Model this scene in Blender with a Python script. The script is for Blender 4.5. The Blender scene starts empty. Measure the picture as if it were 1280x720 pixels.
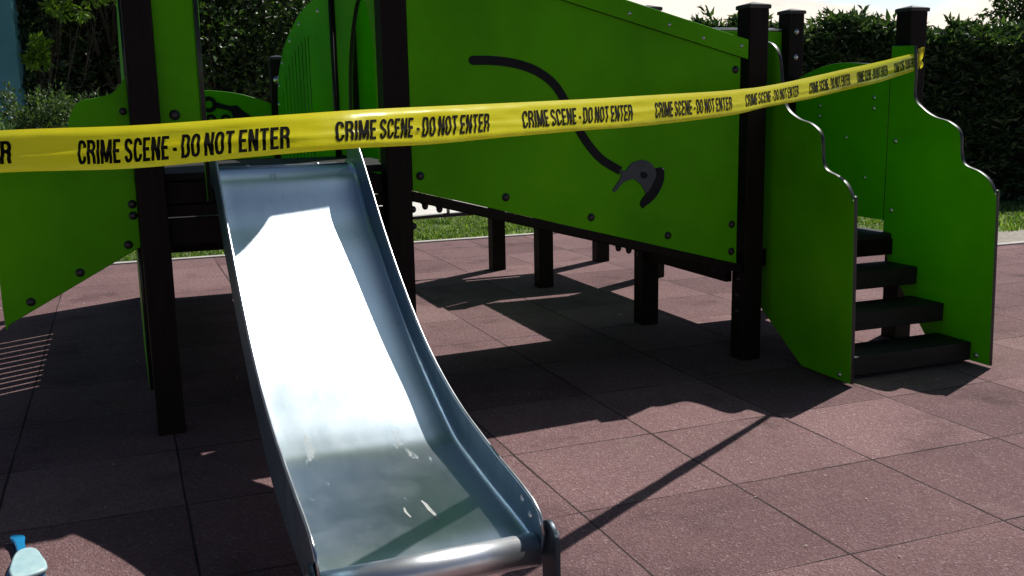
import bpy, bmesh, math, random
from mathutils import Vector, Matrix, noise
R = math.radians
random.seed(7)
sc = bpy.context.scene
COL = sc.collection

# ------------------------------------------------------------------ camera frame
CAM = Vector((-1.108, -2.8646, 1.1148))
yaw, pitch, roll = .3686, -.1847, -.0193
F0 = 1251.3
cy, sy, cp, sp = math.cos(yaw), math.sin(yaw), math.cos(pitch), math.sin(pitch)
fw = Vector((sy*cp, cy*cp, sp)); r0 = Vector((cy, -sy, 0)); u0 = r0.cross(fw)
rt = r0*math.cos(roll)+u0*math.sin(roll); up = -r0*math.sin(roll)+u0*math.cos(roll)
cd = bpy.data.cameras.new('camera'); cam = bpy.data.objects.new('camera', cd); COL.objects.link(cam)
m = Matrix.Identity(4)
for i in range(3):
    m[i][0] = rt[i]; m[i][1] = up[i]; m[i][2] = -fw[i]; m[i][3] = CAM[i]
cam.matrix_world = m
cd.sensor_width = 36; cd.lens = F0/1280*36; cd.clip_start = .05; cd.clip_end = 3000
sc.camera = cam
def ray(px, py): return fw+rt*((px-640)/F0)-up*((py-360)/F0)
def at_depth(px, py, d): return CAM+ray(px, py)*d
def on_plane(px, py, ax, v):
    d = ray(px, py); return CAM+d*((v-CAM[ax])/d[ax])

# ------------------------------------------------------------------ materials
def mat(name): 
    mm = bpy.data.materials.new(name); mm.use_nodes = True
    nt = mm.node_tree; b = nt.nodes['Principled BSDF']
    return mm, nt, b
def N(nt, t, **kw):
    n = nt.nodes.new(t)
    for k, v in kw.items():
        if k in n.inputs.keys(): n.inputs[k].default_value = v
        else: setattr(n, k, v)
    return n
def L(nt, a, b): nt.links.new(a, b)
def ramp(nt, fac, stops):
    r = nt.nodes.new('ShaderNodeValToRGB'); el = r.color_ramp.elements
    el[0].position, el[0].color = stops[0][0], (*stops[0][1], 1)
    el[1].position, el[1].color = stops[-1][0], (*stops[-1][1], 1)
    for p, c in stops[1:-1]:
        e = el.new(p); e.color = (*c, 1)
    L(nt, fac, r.inputs[0]); return r.outputs[0]
def pos(nt): return nt.nodes.new('ShaderNodeNewGeometry').outputs['Position']
def noise_tex(nt, scale, detail=4, vec=None, rough=.5):
    n = N(nt, 'ShaderNodeTexNoise', Scale=scale, Detail=detail, Roughness=rough)
    L(nt, vec if vec else pos(nt), n.inputs['Vector']); return n.outputs['Fac']
def bump(nt, b, h, strength, dist):
    n = N(nt, 'ShaderNodeBump', Strength=strength, Distance=dist); L(nt, h, n.inputs['Height']); L(nt, n.outputs[0], b.inputs['Normal'])
def mth(nt, op, a, b_=None, clamp=False):
    n = nt.nodes.new('ShaderNodeMath'); n.operation = op; n.use_clamp = clamp
    for i, v in enumerate((a, b_)):
        if v is None: continue
        if isinstance(v, (int, float)): n.inputs[i].default_value = v
        else: L(nt, v, n.inputs[i])
    return n.outputs[0]
def mixc(nt, fac, a, b_, mode='MIX'):
    n = nt.nodes.new('ShaderNodeMix'); n.data_type = 'RGBA'; n.blend_type = mode
    for s, v in ((n.inputs[0], fac), (n.inputs[6], a), (n.inputs[7], b_)):
        if isinstance(v, (int, float)): s.default_value = v
        elif isinstance(v, tuple): s.default_value = (*v, 1)
        else: L(nt, v, s)
    return n.outputs[2]

def simple(name, c1, c2, scale, rough=.5, metal=0., bs=.1, bd=.002, rvar=.1, stretch=None, coat=0., spec=.5):
    mm, nt, b = mat(name)
    v = pos(nt)
    if stretch:
        mp = N(nt, 'ShaderNodeMapping'); mp.inputs['Scale'].default_value = stretch; L(nt, v, mp.inputs['Vector']); v = mp.outputs[0]
    n = noise_tex(nt, scale, 5, v)
    L(nt, ramp(nt, n, [(.3, c1), (.7, c2)]), b.inputs['Base Color'])
    rr = N(nt, 'ShaderNodeMapRange'); rr.inputs['To Min'].default_value = max(.02, rough-rvar); rr.inputs['To Max'].default_value = rough+rvar
    L(nt, noise_tex(nt, scale*.37, 3, v), rr.inputs['Value']); L(nt, rr.outputs[0], b.inputs['Roughness'])
    b.inputs['Metallic'].default_value = metal
    b.inputs['Coat Weight'].default_value = coat
    b.inputs['Specular IOR Level'].default_value = spec
    if bs: bump(nt, b, noise_tex(nt, scale*4, 4, v), bs, bd)
    return mm
def green_panel():
    mm, nt, b = mat('green laminate')
    v = pos(nt)
    base = ramp(nt, noise_tex(nt, 1.7, 7, v, .6), [(.26, (.050, .265, .0004)), (.5, (.080, .375, .0008)), (.74, (.115, .475, .001))])
    # scuffs, fine scratches and dusty smears
    mp = N(nt, 'ShaderNodeMapping'); mp.inputs['Scale'].default_value = (1, 1, 3); mp.inputs['Rotation'].default_value = (.3, .5, .4); L(nt, v, mp.inputs['Vector'])
    sm = ramp(nt, noise_tex(nt, 7, 9, mp.outputs[0], .72), [(.58, (0, 0, 0)), (.78, (.45, .45, .45))])
    col = mixc(nt, sm, base, (.13, .30, .03))
    mp2 = N(nt, 'ShaderNodeMapping'); mp2.inputs['Scale'].default_value = (14, 14, 1.6); mp2.inputs['Rotation'].default_value = (.1, -.35, 0); L(nt, v, mp2.inputs['Vector'])
    scr = ramp(nt, noise_tex(nt, 2.2, 5, mp2.outputs[0], .6), [(.735, (0, 0, 0)), (.76, (.7, .7, .7))])
    col = mixc(nt, scr, col, (.02, .055, .012))
    L(nt, col, b.inputs['Base Color'])
    rr = N(nt, 'ShaderNodeMapRange'); rr.inputs['To Min'].default_value = .28; rr.inputs['To Max'].default_value = .5
    L(nt, noise_tex(nt, 5, 6, v, .65), rr.inputs['Value']); L(nt, rr.outputs[0], b.inputs['Roughness'])
    bump(nt, b, noise_tex(nt, 260, 2, v), .06, .001)
    b.inputs['Specular IOR Level'].default_value = .07
    return mm
M = {}
M['green'] = green_panel()
M['edge'] = simple('dark laminate edge', (.008, .01, .01), (.02, .022, .022), 30, .40, bs=.05)
M['wood'] = simple('dark brown post coating', (.0060, .0042, .0042), (.011, .0075, .007), 6, .55, bs=.25, bd=.001, stretch=(12, 12, 1.2), spec=.12)
M['board'] = simple('dark deck board', (.0065, .0055, .0055), (.015, .0125, .0125), 5, .62, bs=.35, bd=.0015, stretch=(1.5, 14, 14), spec=.3)
M['rubber'] = simple('black plastic', (.008, .008, .01), (.014, .014, .018), 40, .45, bs=.05)
M['steel'] = simple('galvanised bolt', (.45, .46, .48), (.6, .6, .62), 60, .3, metal=1, bs=.05)
M['greyplate'] = simple('blue grey laminate', (.05, .065, .085), (.065, .08, .1), 20, .5, bs=.05, spec=.2)
M['motif'] = simple('black inlay', (.006, .007, .012), (.012, .013, .02), 20, .5, bs=.05, spec=.12)

def slide_metal():
    mm, nt, b = mat('brushed stainless sheet')
    v = pos(nt)
    mp = N(nt, 'ShaderNodeMapping'); mp.inputs['Scale'].default_value = (60, 1.5, 1.5); L(nt, v, mp.inputs['Vector'])
    br = noise_tex(nt, 6, 6, mp.outputs[0], .6)
    mp2 = N(nt, 'ShaderNodeMapping'); mp2.inputs['Scale'].default_value = (3, 1, 1); mp2.inputs['Rotation'].default_value = (0, 0, .6); L(nt, v, mp2.inputs['Vector'])
    dirt = noise_tex(nt, 5, 9, mp2.outputs[0], .72)
    spots = noise_tex(nt, 38, 4, v, .6)
    c = ramp(nt, dirt, [(.3, (.62, .72, .80)), (.62, (.72, .81, .87))])
    c = mixc(nt, ramp(nt, spots, [(.66, (0, 0, 0)), (.75, (.5, .5, .5))]), c, (.42, .44, .42))
    mp4 = N(nt, 'ShaderNodeMapping'); mp4.inputs['Scale'].default_value = (1, .35, .35); mp4.inputs['Rotation'].default_value = (0, 0, -.5); L(nt, v, mp4.inputs['Vector'])
    grime = ramp(nt, noise_tex(nt, 17, 7, mp4.outputs[0], .68), [(.635, (0, 0, 0)), (.69, (.75, .75, .75))])
    haze_ = ramp(nt, noise_tex(nt, 3.1, 8, v, .7), [(.45, (0, 0, 0)), (.80, (.16, .16, .16))])
    gm = mixc(nt, 1., grime, haze_, 'ADD')
    c = mixc(nt, gm, c, (.36, .38, .36))
    L(nt, c, b.inputs['Base Color'])
    L(nt, mth(nt, 'SUBTRACT', 1., gm), b.inputs['Metallic'])
    r1 = N(nt, 'ShaderNodeMapRange'); r1.inputs['To Min'].default_value = .28; r1.inputs['To Max'].default_value = .37
    b.inputs['Anisotropic'].default_value = .75; tg = nt.nodes.new('ShaderNodeCombineXYZ'); tg.inputs[0].default_value = 1.; L(nt, tg.outputs[0], b.inputs['Tangent'])
    L(nt, mth(nt, 'ADD', mth(nt, 'MULTIPLY', dirt, .7), mth(nt, 'MULTIPLY', br, .3)), r1.inputs['Value'])
    L(nt, r1.outputs[0], b.inputs['Roughness'])
    # fine scratches
    vo = N(nt, 'ShaderNodeTexVoronoi', feature='DISTANCE_TO_EDGE', Scale=9.)
    mp3 = N(nt, 'ShaderNodeMapping'); mp3.inputs['Scale'].default_value = (1, .25, .25); mp3.inputs['Rotation'].default_value = (0, 0, .35); L(nt, v, mp3.inputs['Vector']); L(nt, mp3.outputs[0], vo.inputs['Vector'])
    sc_ = mth(nt, 'LESS_THAN', vo.outputs['Distance'], .006)
    h = mth(nt, 'ADD', mth(nt, 'MULTIPLY', br, .25), mth(nt, 'MULTIPLY', sc_, .3))
    bump(nt, b, mth(nt, 'ADD', h, mth(nt, 'MULTIPLY', noise_tex(nt, 4, 2, v), 1.)), .06, .002)
    return mm
M['slide'] = slide_metal()
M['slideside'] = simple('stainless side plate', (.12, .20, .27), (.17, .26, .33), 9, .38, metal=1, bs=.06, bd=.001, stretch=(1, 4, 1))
M['lip'] = simple('rolled stainless lip', (.62, .64, .66), (.74, .76, .78), 20, .42, metal=1, bs=.04)
M['dark_steel'] = simple('dark weathered steel plate', (.030, .045, .06), (.05, .07, .09), 16, .4, metal=.6, bs=.08, bd=.001)
M['rim'] = simple('stainless rim', (.40, .43, .46), (.55, .57, .6), 20, .36, metal=1, bs=.03)

def tile_mat():
    mm, nt, b = mat('red brown rubber safety tile')
    v = pos(nt)
    sep = N(nt, 'ShaderNodeSeparateXYZ'); 
    # slight irregularity of the joints
    wob = N(nt, 'ShaderNodeTexNoise', Scale=2.2, Detail=3.); L(nt, v, wob.inputs['Vector'])
    wv = N(nt, 'ShaderNodeVectorMath', operation='MULTIPLY_ADD'); L(nt, wob.outputs['Color'], wv.inputs[0]); wv.inputs[1].default_value = (.012, .012, 0); L(nt, v, wv.inputs[2])
    L(nt, wv.outputs[0], sep.inputs[0])
    fx = mth(nt, 'MULTIPLY', sep.outputs[0], 2.); fy = mth(nt, 'MULTIPLY', sep.outputs[1], 2.)
    def dist(f):   # distance to nearest integer, in metres
        a = mth(nt, 'SUBTRACT', f, mth(nt, 'ROUND', f)); return mth(nt, 'MULTIPLY', mth(nt, 'ABSOLUTE', a), .5)
    dx, dy = dist(mth(nt, 'ADD', fx, .012)), dist(mth(nt, 'ADD', fy, .012))
    # joint width varies, y running joints tighter
    wn = noise_tex(nt, 3.1, 3, v)
    wn2 = noise_tex(nt, 60, 3, v)
    wx = mth(nt, 'ADD', mth(nt, 'MULTIPLY', wn, .0052), mth(nt, 'MULTIPLY', wn2, .0020))
    wy = mth(nt, 'SUBTRACT', mth(nt, 'ADD', mth(nt, 'MULTIPLY', wn, .0088), mth(nt, 'MULTIPLY', wn2, .0025)), .0030)
    jx = mth(nt, 'LESS_THAN', dx, wx); jy = mth(nt, 'LESS_THAN', dy, wy)
    joint = mth(nt, 'MAXIMUM', jx, jy)
    # per tile shade
    fl = N(nt, 'ShaderNodeCombineXYZ'); L(nt, mth(nt, 'FLOOR', fx), fl.inputs[0]); L(nt, mth(nt, 'FLOOR', fy), fl.inputs[1])
    wnz = N(nt, 'ShaderNodeTexWhiteNoise', noise_dimensions='2D'); L(nt, fl.outputs[0], wnz.inputs['Vector'])
    vo = N(nt, 'ShaderNodeTexVoronoi', Scale=190.); L(nt, v, vo.inputs['Vector'])
    g = N(nt, 'ShaderNodeSeparateColor'); L(nt, vo.outputs['Color'], g.inputs[0])
    gran = ramp(nt, g.outputs[0], [(0., (.122, .072, .074)), (.35, (.150, .090, .092)), (.75, (.170, .108, .110)), (.96, (.195, .135, .136)), (1., (.27, .21, .21))])
    big = ramp(nt, noise_tex(nt, 1.3, 6, v, .6), [(.3, (.84, .80, .82)), (.7, (1.14, 1.12, 1.12))])
    c = mixc(nt, 1., gran, big, 'MULTIPLY')
    tint = ramp(nt, wnz.outputs['Value'], [(0., (.80, .76, .77)), (1., (1.20, 1.19, 1.18))])
    c = mixc(nt, 1., c, tint, 'MULTIPLY')
    dust = ramp(nt, noise_tex(nt, 3.7, 9, v, .75), [(.56, (0, 0, 0)), (.80, (.55, .55, .55))])
    c = mixc(nt, dust, c, (.25, .19, .18))
    st_ = ramp(nt, noise_tex(nt, 2.6, 7, v, .65), [(.30, (.55, .52, .53)), (.46, (1, 1, 1))])
    c = mixc(nt, .8, c, st_, 'MULTIPLY')
    c = mixc(nt, mth(nt, 'MULTIPLY', joint, mth(nt, 'ADD', .55, mth(nt, 'MULTIPLY', wn, .6), True)), c, (.014, .011, .011))
    L(nt, c, b.inputs['Base Color'])
    b.inputs['Roughness'].default_value = .9; b.inputs['Specular IOR Level'].default_value = .18
    h = mth(nt, 'SUBTRACT', mth(nt, 'ADD', mth(nt, 'MULTIPLY', vo.outputs['Distance'], 40.), mth(nt, 'MULTIPLY', noise_tex(nt, 90, 5, v), .9)), mth(nt, 'MULTIPLY', joint, 3.))
    bump(nt, b, h, .34, .0020)
    return mm
M['tile'] = tile_mat()
M['concrete'] = simple('concrete edging', (.30, .28, .26), (.42, .40, .37), 14, .85, bs=.3, bd=.004)
M['pale'] = simple('pale paving', (.50, .48, .45), (.60, .58, .55), 3, .85, bs=.2, bd=.004)

def ground_mat():
    mm, nt, b = mat('lawn soil and gravel')
    v = pos(nt)
    n1 = noise_tex(nt, .9, 8, v, .65)
    n2 = noise_tex(nt, 22, 6, v, .7)
    grass = ramp(nt, n2, [(.3, (.045, .085, .018)), (.55, (.10, .16, .035)), (.75, (.22, .25, .10))])
    soil = ramp(nt, n2, [(.3, (.16, .13, .10)), (.7, (.36, .32, .27))])
    L(nt, mixc(nt, ramp(nt, n1, [(.50, (0, 0, 0)), (.62, (1, 1, 1))]), grass, soil), b.inputs['Base Color'])
    b.inputs['Roughness'].default_value = .95
    bump(nt, b, n2, .8, .02)
    return mm
M['ground'] = ground_mat()

def leaf_mat(name, cols, gloss=.45, trans=.35):
    mm, nt, b = mat(name)
    g = nt.nodes.new('ShaderNodeNewGeometry')
    c = ramp(nt, g.outputs['Random Per Island'], cols)
    L(nt, c, b.inputs['Base Color'])
    b.inputs['Roughness'].default_value = gloss
    tr = nt.nodes.new('ShaderNodeBsdfTranslucent')
    L(nt, mixc(nt, 1., c, (1.3, 1.5, .5), 'MULTIPLY'), tr.inputs['Color'])
    mx = nt.nodes.new('ShaderNodeMixShader'); mx.inputs[0].default_value = trans
    out = nt.nodes['Material Output']
    L(nt, b.outputs[0], mx.inputs[1]); L(nt, tr.outputs[0], mx.inputs[2]); L(nt, mx.outputs[0], out.inputs[0])
    return mm
M['leaf_dark'] = leaf_mat('dark broad leaves', [(0, (.010, .020, .008)), (.6, (.020, .040, .014)), (.93, (.035, .070, .016)), (1, (.09, .16, .02))], .42, .22)
M['leaf_mid'] = leaf_mat('mid green leaves', [(0, (.012, .026, .009)), (.6, (.025, .055, .015)), (1, (.07, .13, .02))], .45, .28)
M['leaf_bush'] = leaf_mat('silvery bush leaves', [(0, (.035, .08, .035)), (.6, (.08, .15, .06)), (1, (.26, .36, .20))], .45, .35)
M['leaf_hedge'] = leaf_mat('conifer hedge sprays', [(0, (.012, .030, .014)), (.6, (.034, .070, .026)), (.9, (.08, .13, .05)), (1, (.20, .24, .14))], .3, .3)
M['grassblade'] = leaf_mat('grass blades', [(0, (.06, .11, .02)), (.6, (.12, .20, .04)), (.92, (.24, .30, .10)), (1, (.60, .60, .48))], .6, .4)
M['bark'] = simple('tree bark', (.03, .024, .018), (.07, .055, .045), 12, .9, bs=.6, bd=.01, stretch=(1, 1, .3))
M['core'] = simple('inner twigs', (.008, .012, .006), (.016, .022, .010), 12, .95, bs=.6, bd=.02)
M['teal'] = simple('blue painted render', (.055, .20, .27), (.075, .24, .31), 3, .7, bs=.2, bd=.002)
M['roof_dark'] = simple('dark roof felt', (.03, .03, .032), (.05, .05, .052), 9, .8, bs=.2)

def tape_mat():
    mm, nt, b = mat('yellow barrier film')
    v = pos(nt)
    mp = N(nt, 'ShaderNodeMapping'); mp.inputs['Scale'].default_value = (3, 3, 45); L(nt, v, mp.inputs['Vector'])
    n = noise_tex(nt, 1.2, 4, mp.outputs[0])
    c = ramp(nt, n, [(.25, (.97, .87, .008)), (.75, (1., .96, .04))])
    L(nt, c, b.inputs['Base Color'])
    b.inputs['Roughness'].default_value = .24
    b.inputs['Specular IOR Level'].default_value = .6
    tr = nt.nodes.new('ShaderNodeBsdfTranslucent'); L(nt, c, tr.inputs['Color'])
    mx = nt.nodes.new('ShaderNodeMixShader'); mx.inputs[0].default_value = .6
    L(nt, b.outputs[0], mx.inputs[1]); L(nt, tr.outputs[0], mx.inputs[2]); L(nt, mx.outputs[0], nt.nodes['Material Output'].inputs[0])
    mp2 = N(nt, 'ShaderNodeMapping'); mp2.inputs['Scale'].default_value = (9, 9, 70); L(nt, v, mp2.inputs['Vector'])
    bump(nt, b, noise_tex(nt, 1., 3, mp2.outputs[0]), .35, .003)
    return mm
M['tape'] = tape_mat()
M['ink'] = simple('black printing ink', (.006, .006, .005), (.010, .010, .008), 40, .85, bs=.0, spec=.04)
M['white_plastic'] = simple('worn white plastic', (.30, .47, .52), (.42, .58, .60), 30, .35, bs=.05)
mm, nt, b = mat('clear blue plastic'); b.inputs['Base Color'].default_value = (.02, .30, .62, 1); b.inputs['Roughness'].default_value = .15; b.inputs['Transmission Weight'].default_value = .35; M['blue_plastic'] = mm

# ------------------------------------------------------------------ object helpers
def tag(o, label=None, cat=None, group=None, kind=None):
    if label: o['label'] = label
    if cat: o['category'] = cat
    if group: o['group'] = group
    if kind: o['kind'] = kind
    return o
def thing(name, loc, label, cat, group=None):
    o = bpy.data.objects.new(name, None); o.empty_display_size = .2; COL.objects.link(o); o.location = loc
    return tag(o, label, cat, group)
def link(name, me, mats, parent=None):
    o = bpy.data.objects.new(name, me); COL.objects.link(o)
    for q in (mats if isinstance(mats, (list, tuple)) else [mats]): me.materials.append(q)
    if parent:
        o.parent = parent
        if parent.type == 'EMPTY': o.location = -parent.location
    return o
def obj(name, bm, mats, parent=None, smooth=False):
    me = bpy.data.meshes.new(name); bm.to_mesh(me); bm.free()
    if smooth:
        for p in me.polygons: p.use_smooth = True
    return link(name, me, mats, parent)
def box_into(bm, x0, x1, y0, y1, z0, z1, bev=.003, mtx=None):
    t = bmesh.new(); bmesh.ops.create_cube(t, size=1)
    for v in t.verts: v.co = Vector(((x0+x1)/2+v.co.x*(x1-x0), (y0+y1)/2+v.co.y*(y1-y0), (z0+z1)/2+v.co.z*(z1-z0)))
    if bev: bmesh.ops.bevel(t, geom=t.edges[:], offset=bev, segments=2, affect='EDGES', profile=.6)
    if mtx: bmesh.ops.transform(t, matrix=mtx, verts=t.verts)
    me = bpy.data.meshes.new('t'); t.to_mesh(me); t.free(); bm.from_mesh(me); bpy.data.meshes.remove(me)
def box(name, x0, x1, y0, y1, z0, z1, m_, parent=None, bev=.003, mtx=None):
    bm = bmesh.new(); box_into(bm, x0, x1, y0, y1, z0, z1, bev, mtx); return obj(name, bm, m_, parent)
PL = {'y': lambda c: Matrix(((1, 0, 0, 0), (0, 0, -1, c), (0, 1, 0, 0), (0, 0, 0, 1))),
      'x': lambda c: Matrix(((0, 0, 1, c), (1, 0, 0, 0), (0, 1, 0, 0), (0, 0, 0, 1))),
      'z': lambda c: Matrix(((1, 0, 0, 0), (0, 1, 0, 0), (0, 0, 1, c), (0, 0, 0, 1)))}
def smooth_poly(pts, sub=6):
    """closed Catmull-Rom through points; points with a third value True stay sharp"""
    out = []; n = len(pts)
    for i in range(n):
        p0, p1, p2, p3 = pts[i-1], pts[i], pts[(i+1) % n], pts[(i+2) % n]
        s1, s2 = len(p1) > 2, len(p2) > 2
        if s1 and s2: out.append(p1[:2]); continue
        if s1: p0 = (2*p1[0]-p2[0], 2*p1[1]-p2[1])
        if s2: p3 = (2*p2[0]-p1[0], 2*p2[1]-p1[1])
        for k in range(sub):
            t = k/sub
            q = []
            for a in (0, 1):
                q.append(.5*((2*p1[a])+(-p0[a]+p2[a])*t+(2*p0[a]-5*p1[a]+4*p2[a]-p3[a])*t*t+(-p0[a]+3*p1[a]-3*p2[a]+p3[a])*t**3))
            out.append(tuple(q))
    return out
def open_curve(pts, sub=8):
    out = []; n = len(pts)
    for i in range(n-1):
        p0 = pts[i-1] if i else tuple(2*a-b for a, b in zip(pts[0], pts[1]))
        p1, p2 = pts[i], pts[i+1]
        p3 = pts[i+2] if i+2 < n else tuple(2*a-b for a, b in zip(pts[-1], pts[-2]))
        for k in range(sub):
            t = k/sub
            out.append(tuple(.5*((2*b)+(-a+c)*t+(2*a-5*b+4*c-d)*t*t+(-a+3*b-3*c+d)*t**3) for a, b, c, d in zip(p0, p1, p2, p3)))
    out.append(tuple(pts[-1])); return out
def plate(name, plane, c, loops, th, mats, parent=None, bev=.0025):
    """sheet of given thickness centred on plane=c, cut to loops (outline first, then holes)"""
    cu = bpy.data.curves.new('t', 'CURVE'); cu.dimensions = '2D'; cu.fill_mode = 'BOTH'
    cu.extrude = th/2-bev; cu.bevel_depth = bev; cu.bevel_resolution = 1; cu.offset = -bev
    for lp in loops:
        s = cu.splines.new('POLY'); s.points.add(len(lp)-1); s.use_cyclic_u = True
        for p, q in zip(s.points, lp): p.co = (q[0], q[1], 0, 1)
    to = bpy.data.objects.new('t', cu); COL.objects.link(to)
    dg = bpy.context.evaluated_depsgraph_get(); dg.update()
    me = bpy.data.meshes.new_from_object(to.evaluated_get(dg))
    bpy.data.objects.remove(to); bpy.data.curves.remove(cu)
    me.name = name
    me.materials.clear()
    me.transform(PL[plane](c))
    ax = 'xyz'.index(plane)
    if isinstance(mats, (list, tuple)) and len(mats) > 1:
        for p in me.polygons: p.material_index = 0 if abs(p.normal[ax]) > .8 else 1
    else:
        for p in me.polygons: p.material_index = 0
    return link(name, me, mats, parent)
def tube_bm(bm, pts, r, seg=10, close=True):
    pts = [Vector(p) for p in pts]; rings = []
    for i, p in enumerate(pts):
        t = (pts[min(i+1, len(pts)-1)]-pts[max(i-1, 0)]).normalized()
        a = t.cross(Vector((0, 0, 1)));
        if a.length < .05: a = t.cross(Vector((1, 0, 0)))
        a.normalize(); b_ = a.cross(t)
        rr = r[i] if isinstance(r, (list, tuple)) else r
        rings.append([bm.verts.new(p+(a*math.cos(k*2*math.pi/seg)+b_*math.sin(k*2*math.pi/seg))*rr) for k in range(seg)])
    for A, B in zip(rings, rings[1:]):
        for k in range(seg): bm.faces.new((A[k], A[(k+1) % seg], B[(k+1) % seg], B[k]))
    if close:
        bm.faces.new(rings[0][::-1]); bm.faces.new(rings[-1])
def bolt(parent, x, y, z, axis, r=.009, h=.008, m_=None):
    """domed bolt head, axis is the outward direction"""
    bm = bmesh.new(); seg = 14; prof = [(1.25, 0), (1.25, .18), (1., .22), (.95, .6), (.7, .88), (.3, 1)]
    ax = Vector(axis).normalized(); q = ax.to_track_quat('Z', 'Y').to_matrix()
    rings = [[bm.verts.new(Vector((x, y, z))+q@Vector((math.cos(k*6.2832/seg)*a*r, math.sin(k*6.2832/seg)*a*r, b_*h))) for k in range(seg)] for a, b_ in prof]
    for A, B in zip(rings, rings[1:]):
        for k in range(seg): bm.faces.new((A[k], A[(k+1) % seg], B[(k+1) % seg], B[k]))
    bm.faces.new(rings[-1])
    return obj('bolt', bm, m_ or M['steel'], parent, True)
GE = [M['green'], M['edge']]

# ------------------------------------------------------------------ setting
def sheet(name, pts, z, m_, kind='structure'):
    bm = bmesh.new(); bm.faces.new([bm.verts.new((x, y, z)) for x, y in pts]); return tag(obj(name, bm, m_), kind=kind)
bm = bmesh.new()
g = 60
bmesh.ops.create_grid(bm, x_segments=g, y_segments=g, size=1)
for v in bm.verts:
    x, y = v.co.x, v.co.y
    v.co = Vector((math.copysign(abs(x)**3, x)*1200+1.5*x, math.copysign(abs(y)**3, y)*1200+1.5*y, -.02))
tag(obj('ground', bm, M['ground']), kind='structure')
sheet('rubber_surfacing', [(-14, -12), (14, -12), (14, 2.62), (4.05, 2.62), (4.05, 4.87), (-14, 4.87)], 0, M['tile'])
sheet('path', [(-14, 6.65), (3.9, 6.5), (3.9, 8.3), (-14, 8.5)], -.012, M['pale'])
sheet('dirt_strip', [(4.12, 2.70), (14, 2.70), (14, 3.25), (8, 3.2), (5.6, 3.28), (4.12, 3.2)], -.014, simple('gravelly soil', (.20, .18, .15), (.33, .30, .26), 30, .95, bs=.8, bd=.01))
bm = bmesh.new()
box_into(bm, -14, 4.12, 4.872, 4.94, -.1, .012, .008); box_into(bm, 4.052, 4.12, 2.70, 4.868, -.1, .012, .008); box_into(bm, 4.052, 14, 2.622, 2.696, -.1, .012, .008)
tag(obj('kerb', bm, M['concrete']), kind='structure')

# grass: one stuff object
def grass():
    verts = []; faces = []
    def blade(x, y, h, w):
        a = random.uniform(0, 6.28); dx, dy = math.cos(a)*w, math.sin(a)*w; lx, ly = random.gauss(0, h*.9), random.gauss(0, h*.9)
        i = len(verts)
        verts.extend([(x-dx, y-dy, -.02), (x+dx, y+dy, -.02), (x+lx*.5+dx*.6, y+ly*.5+dy*.6, h*.6), (x+lx*.5-dx*.6, y+ly*.5-dy*.6, h*.6), (x+lx, y+ly, h)])
        faces.extend([(i, i+1, i+2, i+3), (i+3, i+2, i+4)])
    def patch(x0, x1, y0, y1, n, hmax=.09):
        for _ in range(n):
            x, y = random.uniform(x0, x1), random.uniform(y0, y1)
            d = noise.noise(Vector((x*1.3, y*1.3, 0)))+.5*noise.noise(Vector((x*4, y*4, 3)))
            if d < -.18 and random.random() < .8: continue
            blade(x, y, random.uniform(.02, hmax)*(1+.5*d), random.uniform(.003, .008))
    patch(-5, 3.95, 4.96, 6.6, 46000, .028); patch(4.2, 12, 3.25, 4.9, 22000, .035); patch(4.2, 7, 4.9, 7, 6000); patch(-6, 4, 8.4, 10, 5000)
    me = bpy.data.meshes.new('grass'); me.from_pydata(verts, [], faces)
    tag(link('grass', me, M['grassblade']), 'short patchy green grass with pale dry blades beyond the rubber surfacing', 'grass', kind='stuff')
grass()
# crumbs and petals lying on the rubber
def litter():
    verts = []; faces = []
    for _ in range(420):
        x = random.uniform(-1.9, 3.6); y = random.uniform(-1.3, 4.6)
        s = random.uniform(.002, .006)*(1 if random.random() < .85 else 1.8); a = random.uniform(0, 6.28)
        i = len(verts); k = random.randint(4, 6)
        for j in range(k):
            t = a+j*6.283/k; verts.append((x+math.cos(t)*s*random.uniform(.5, 1.3), y+math.sin(t)*s*random.uniform(.3, .9), .002+random.uniform(0, .003)))
        faces.append(tuple(range(i, i+k)))
    me = bpy.data.meshes.new('litter'); me.from_pydata(verts, [], faces)
    tag(link('leaf_litter', me, simple('pale crumbs', (.25, .22, .18), (.5, .46, .4), 30, .9, bs=0)), 'tiny pale crumbs and petals scattered over the rubber tiles', 'litter', kind='stuff')
litter()

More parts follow.
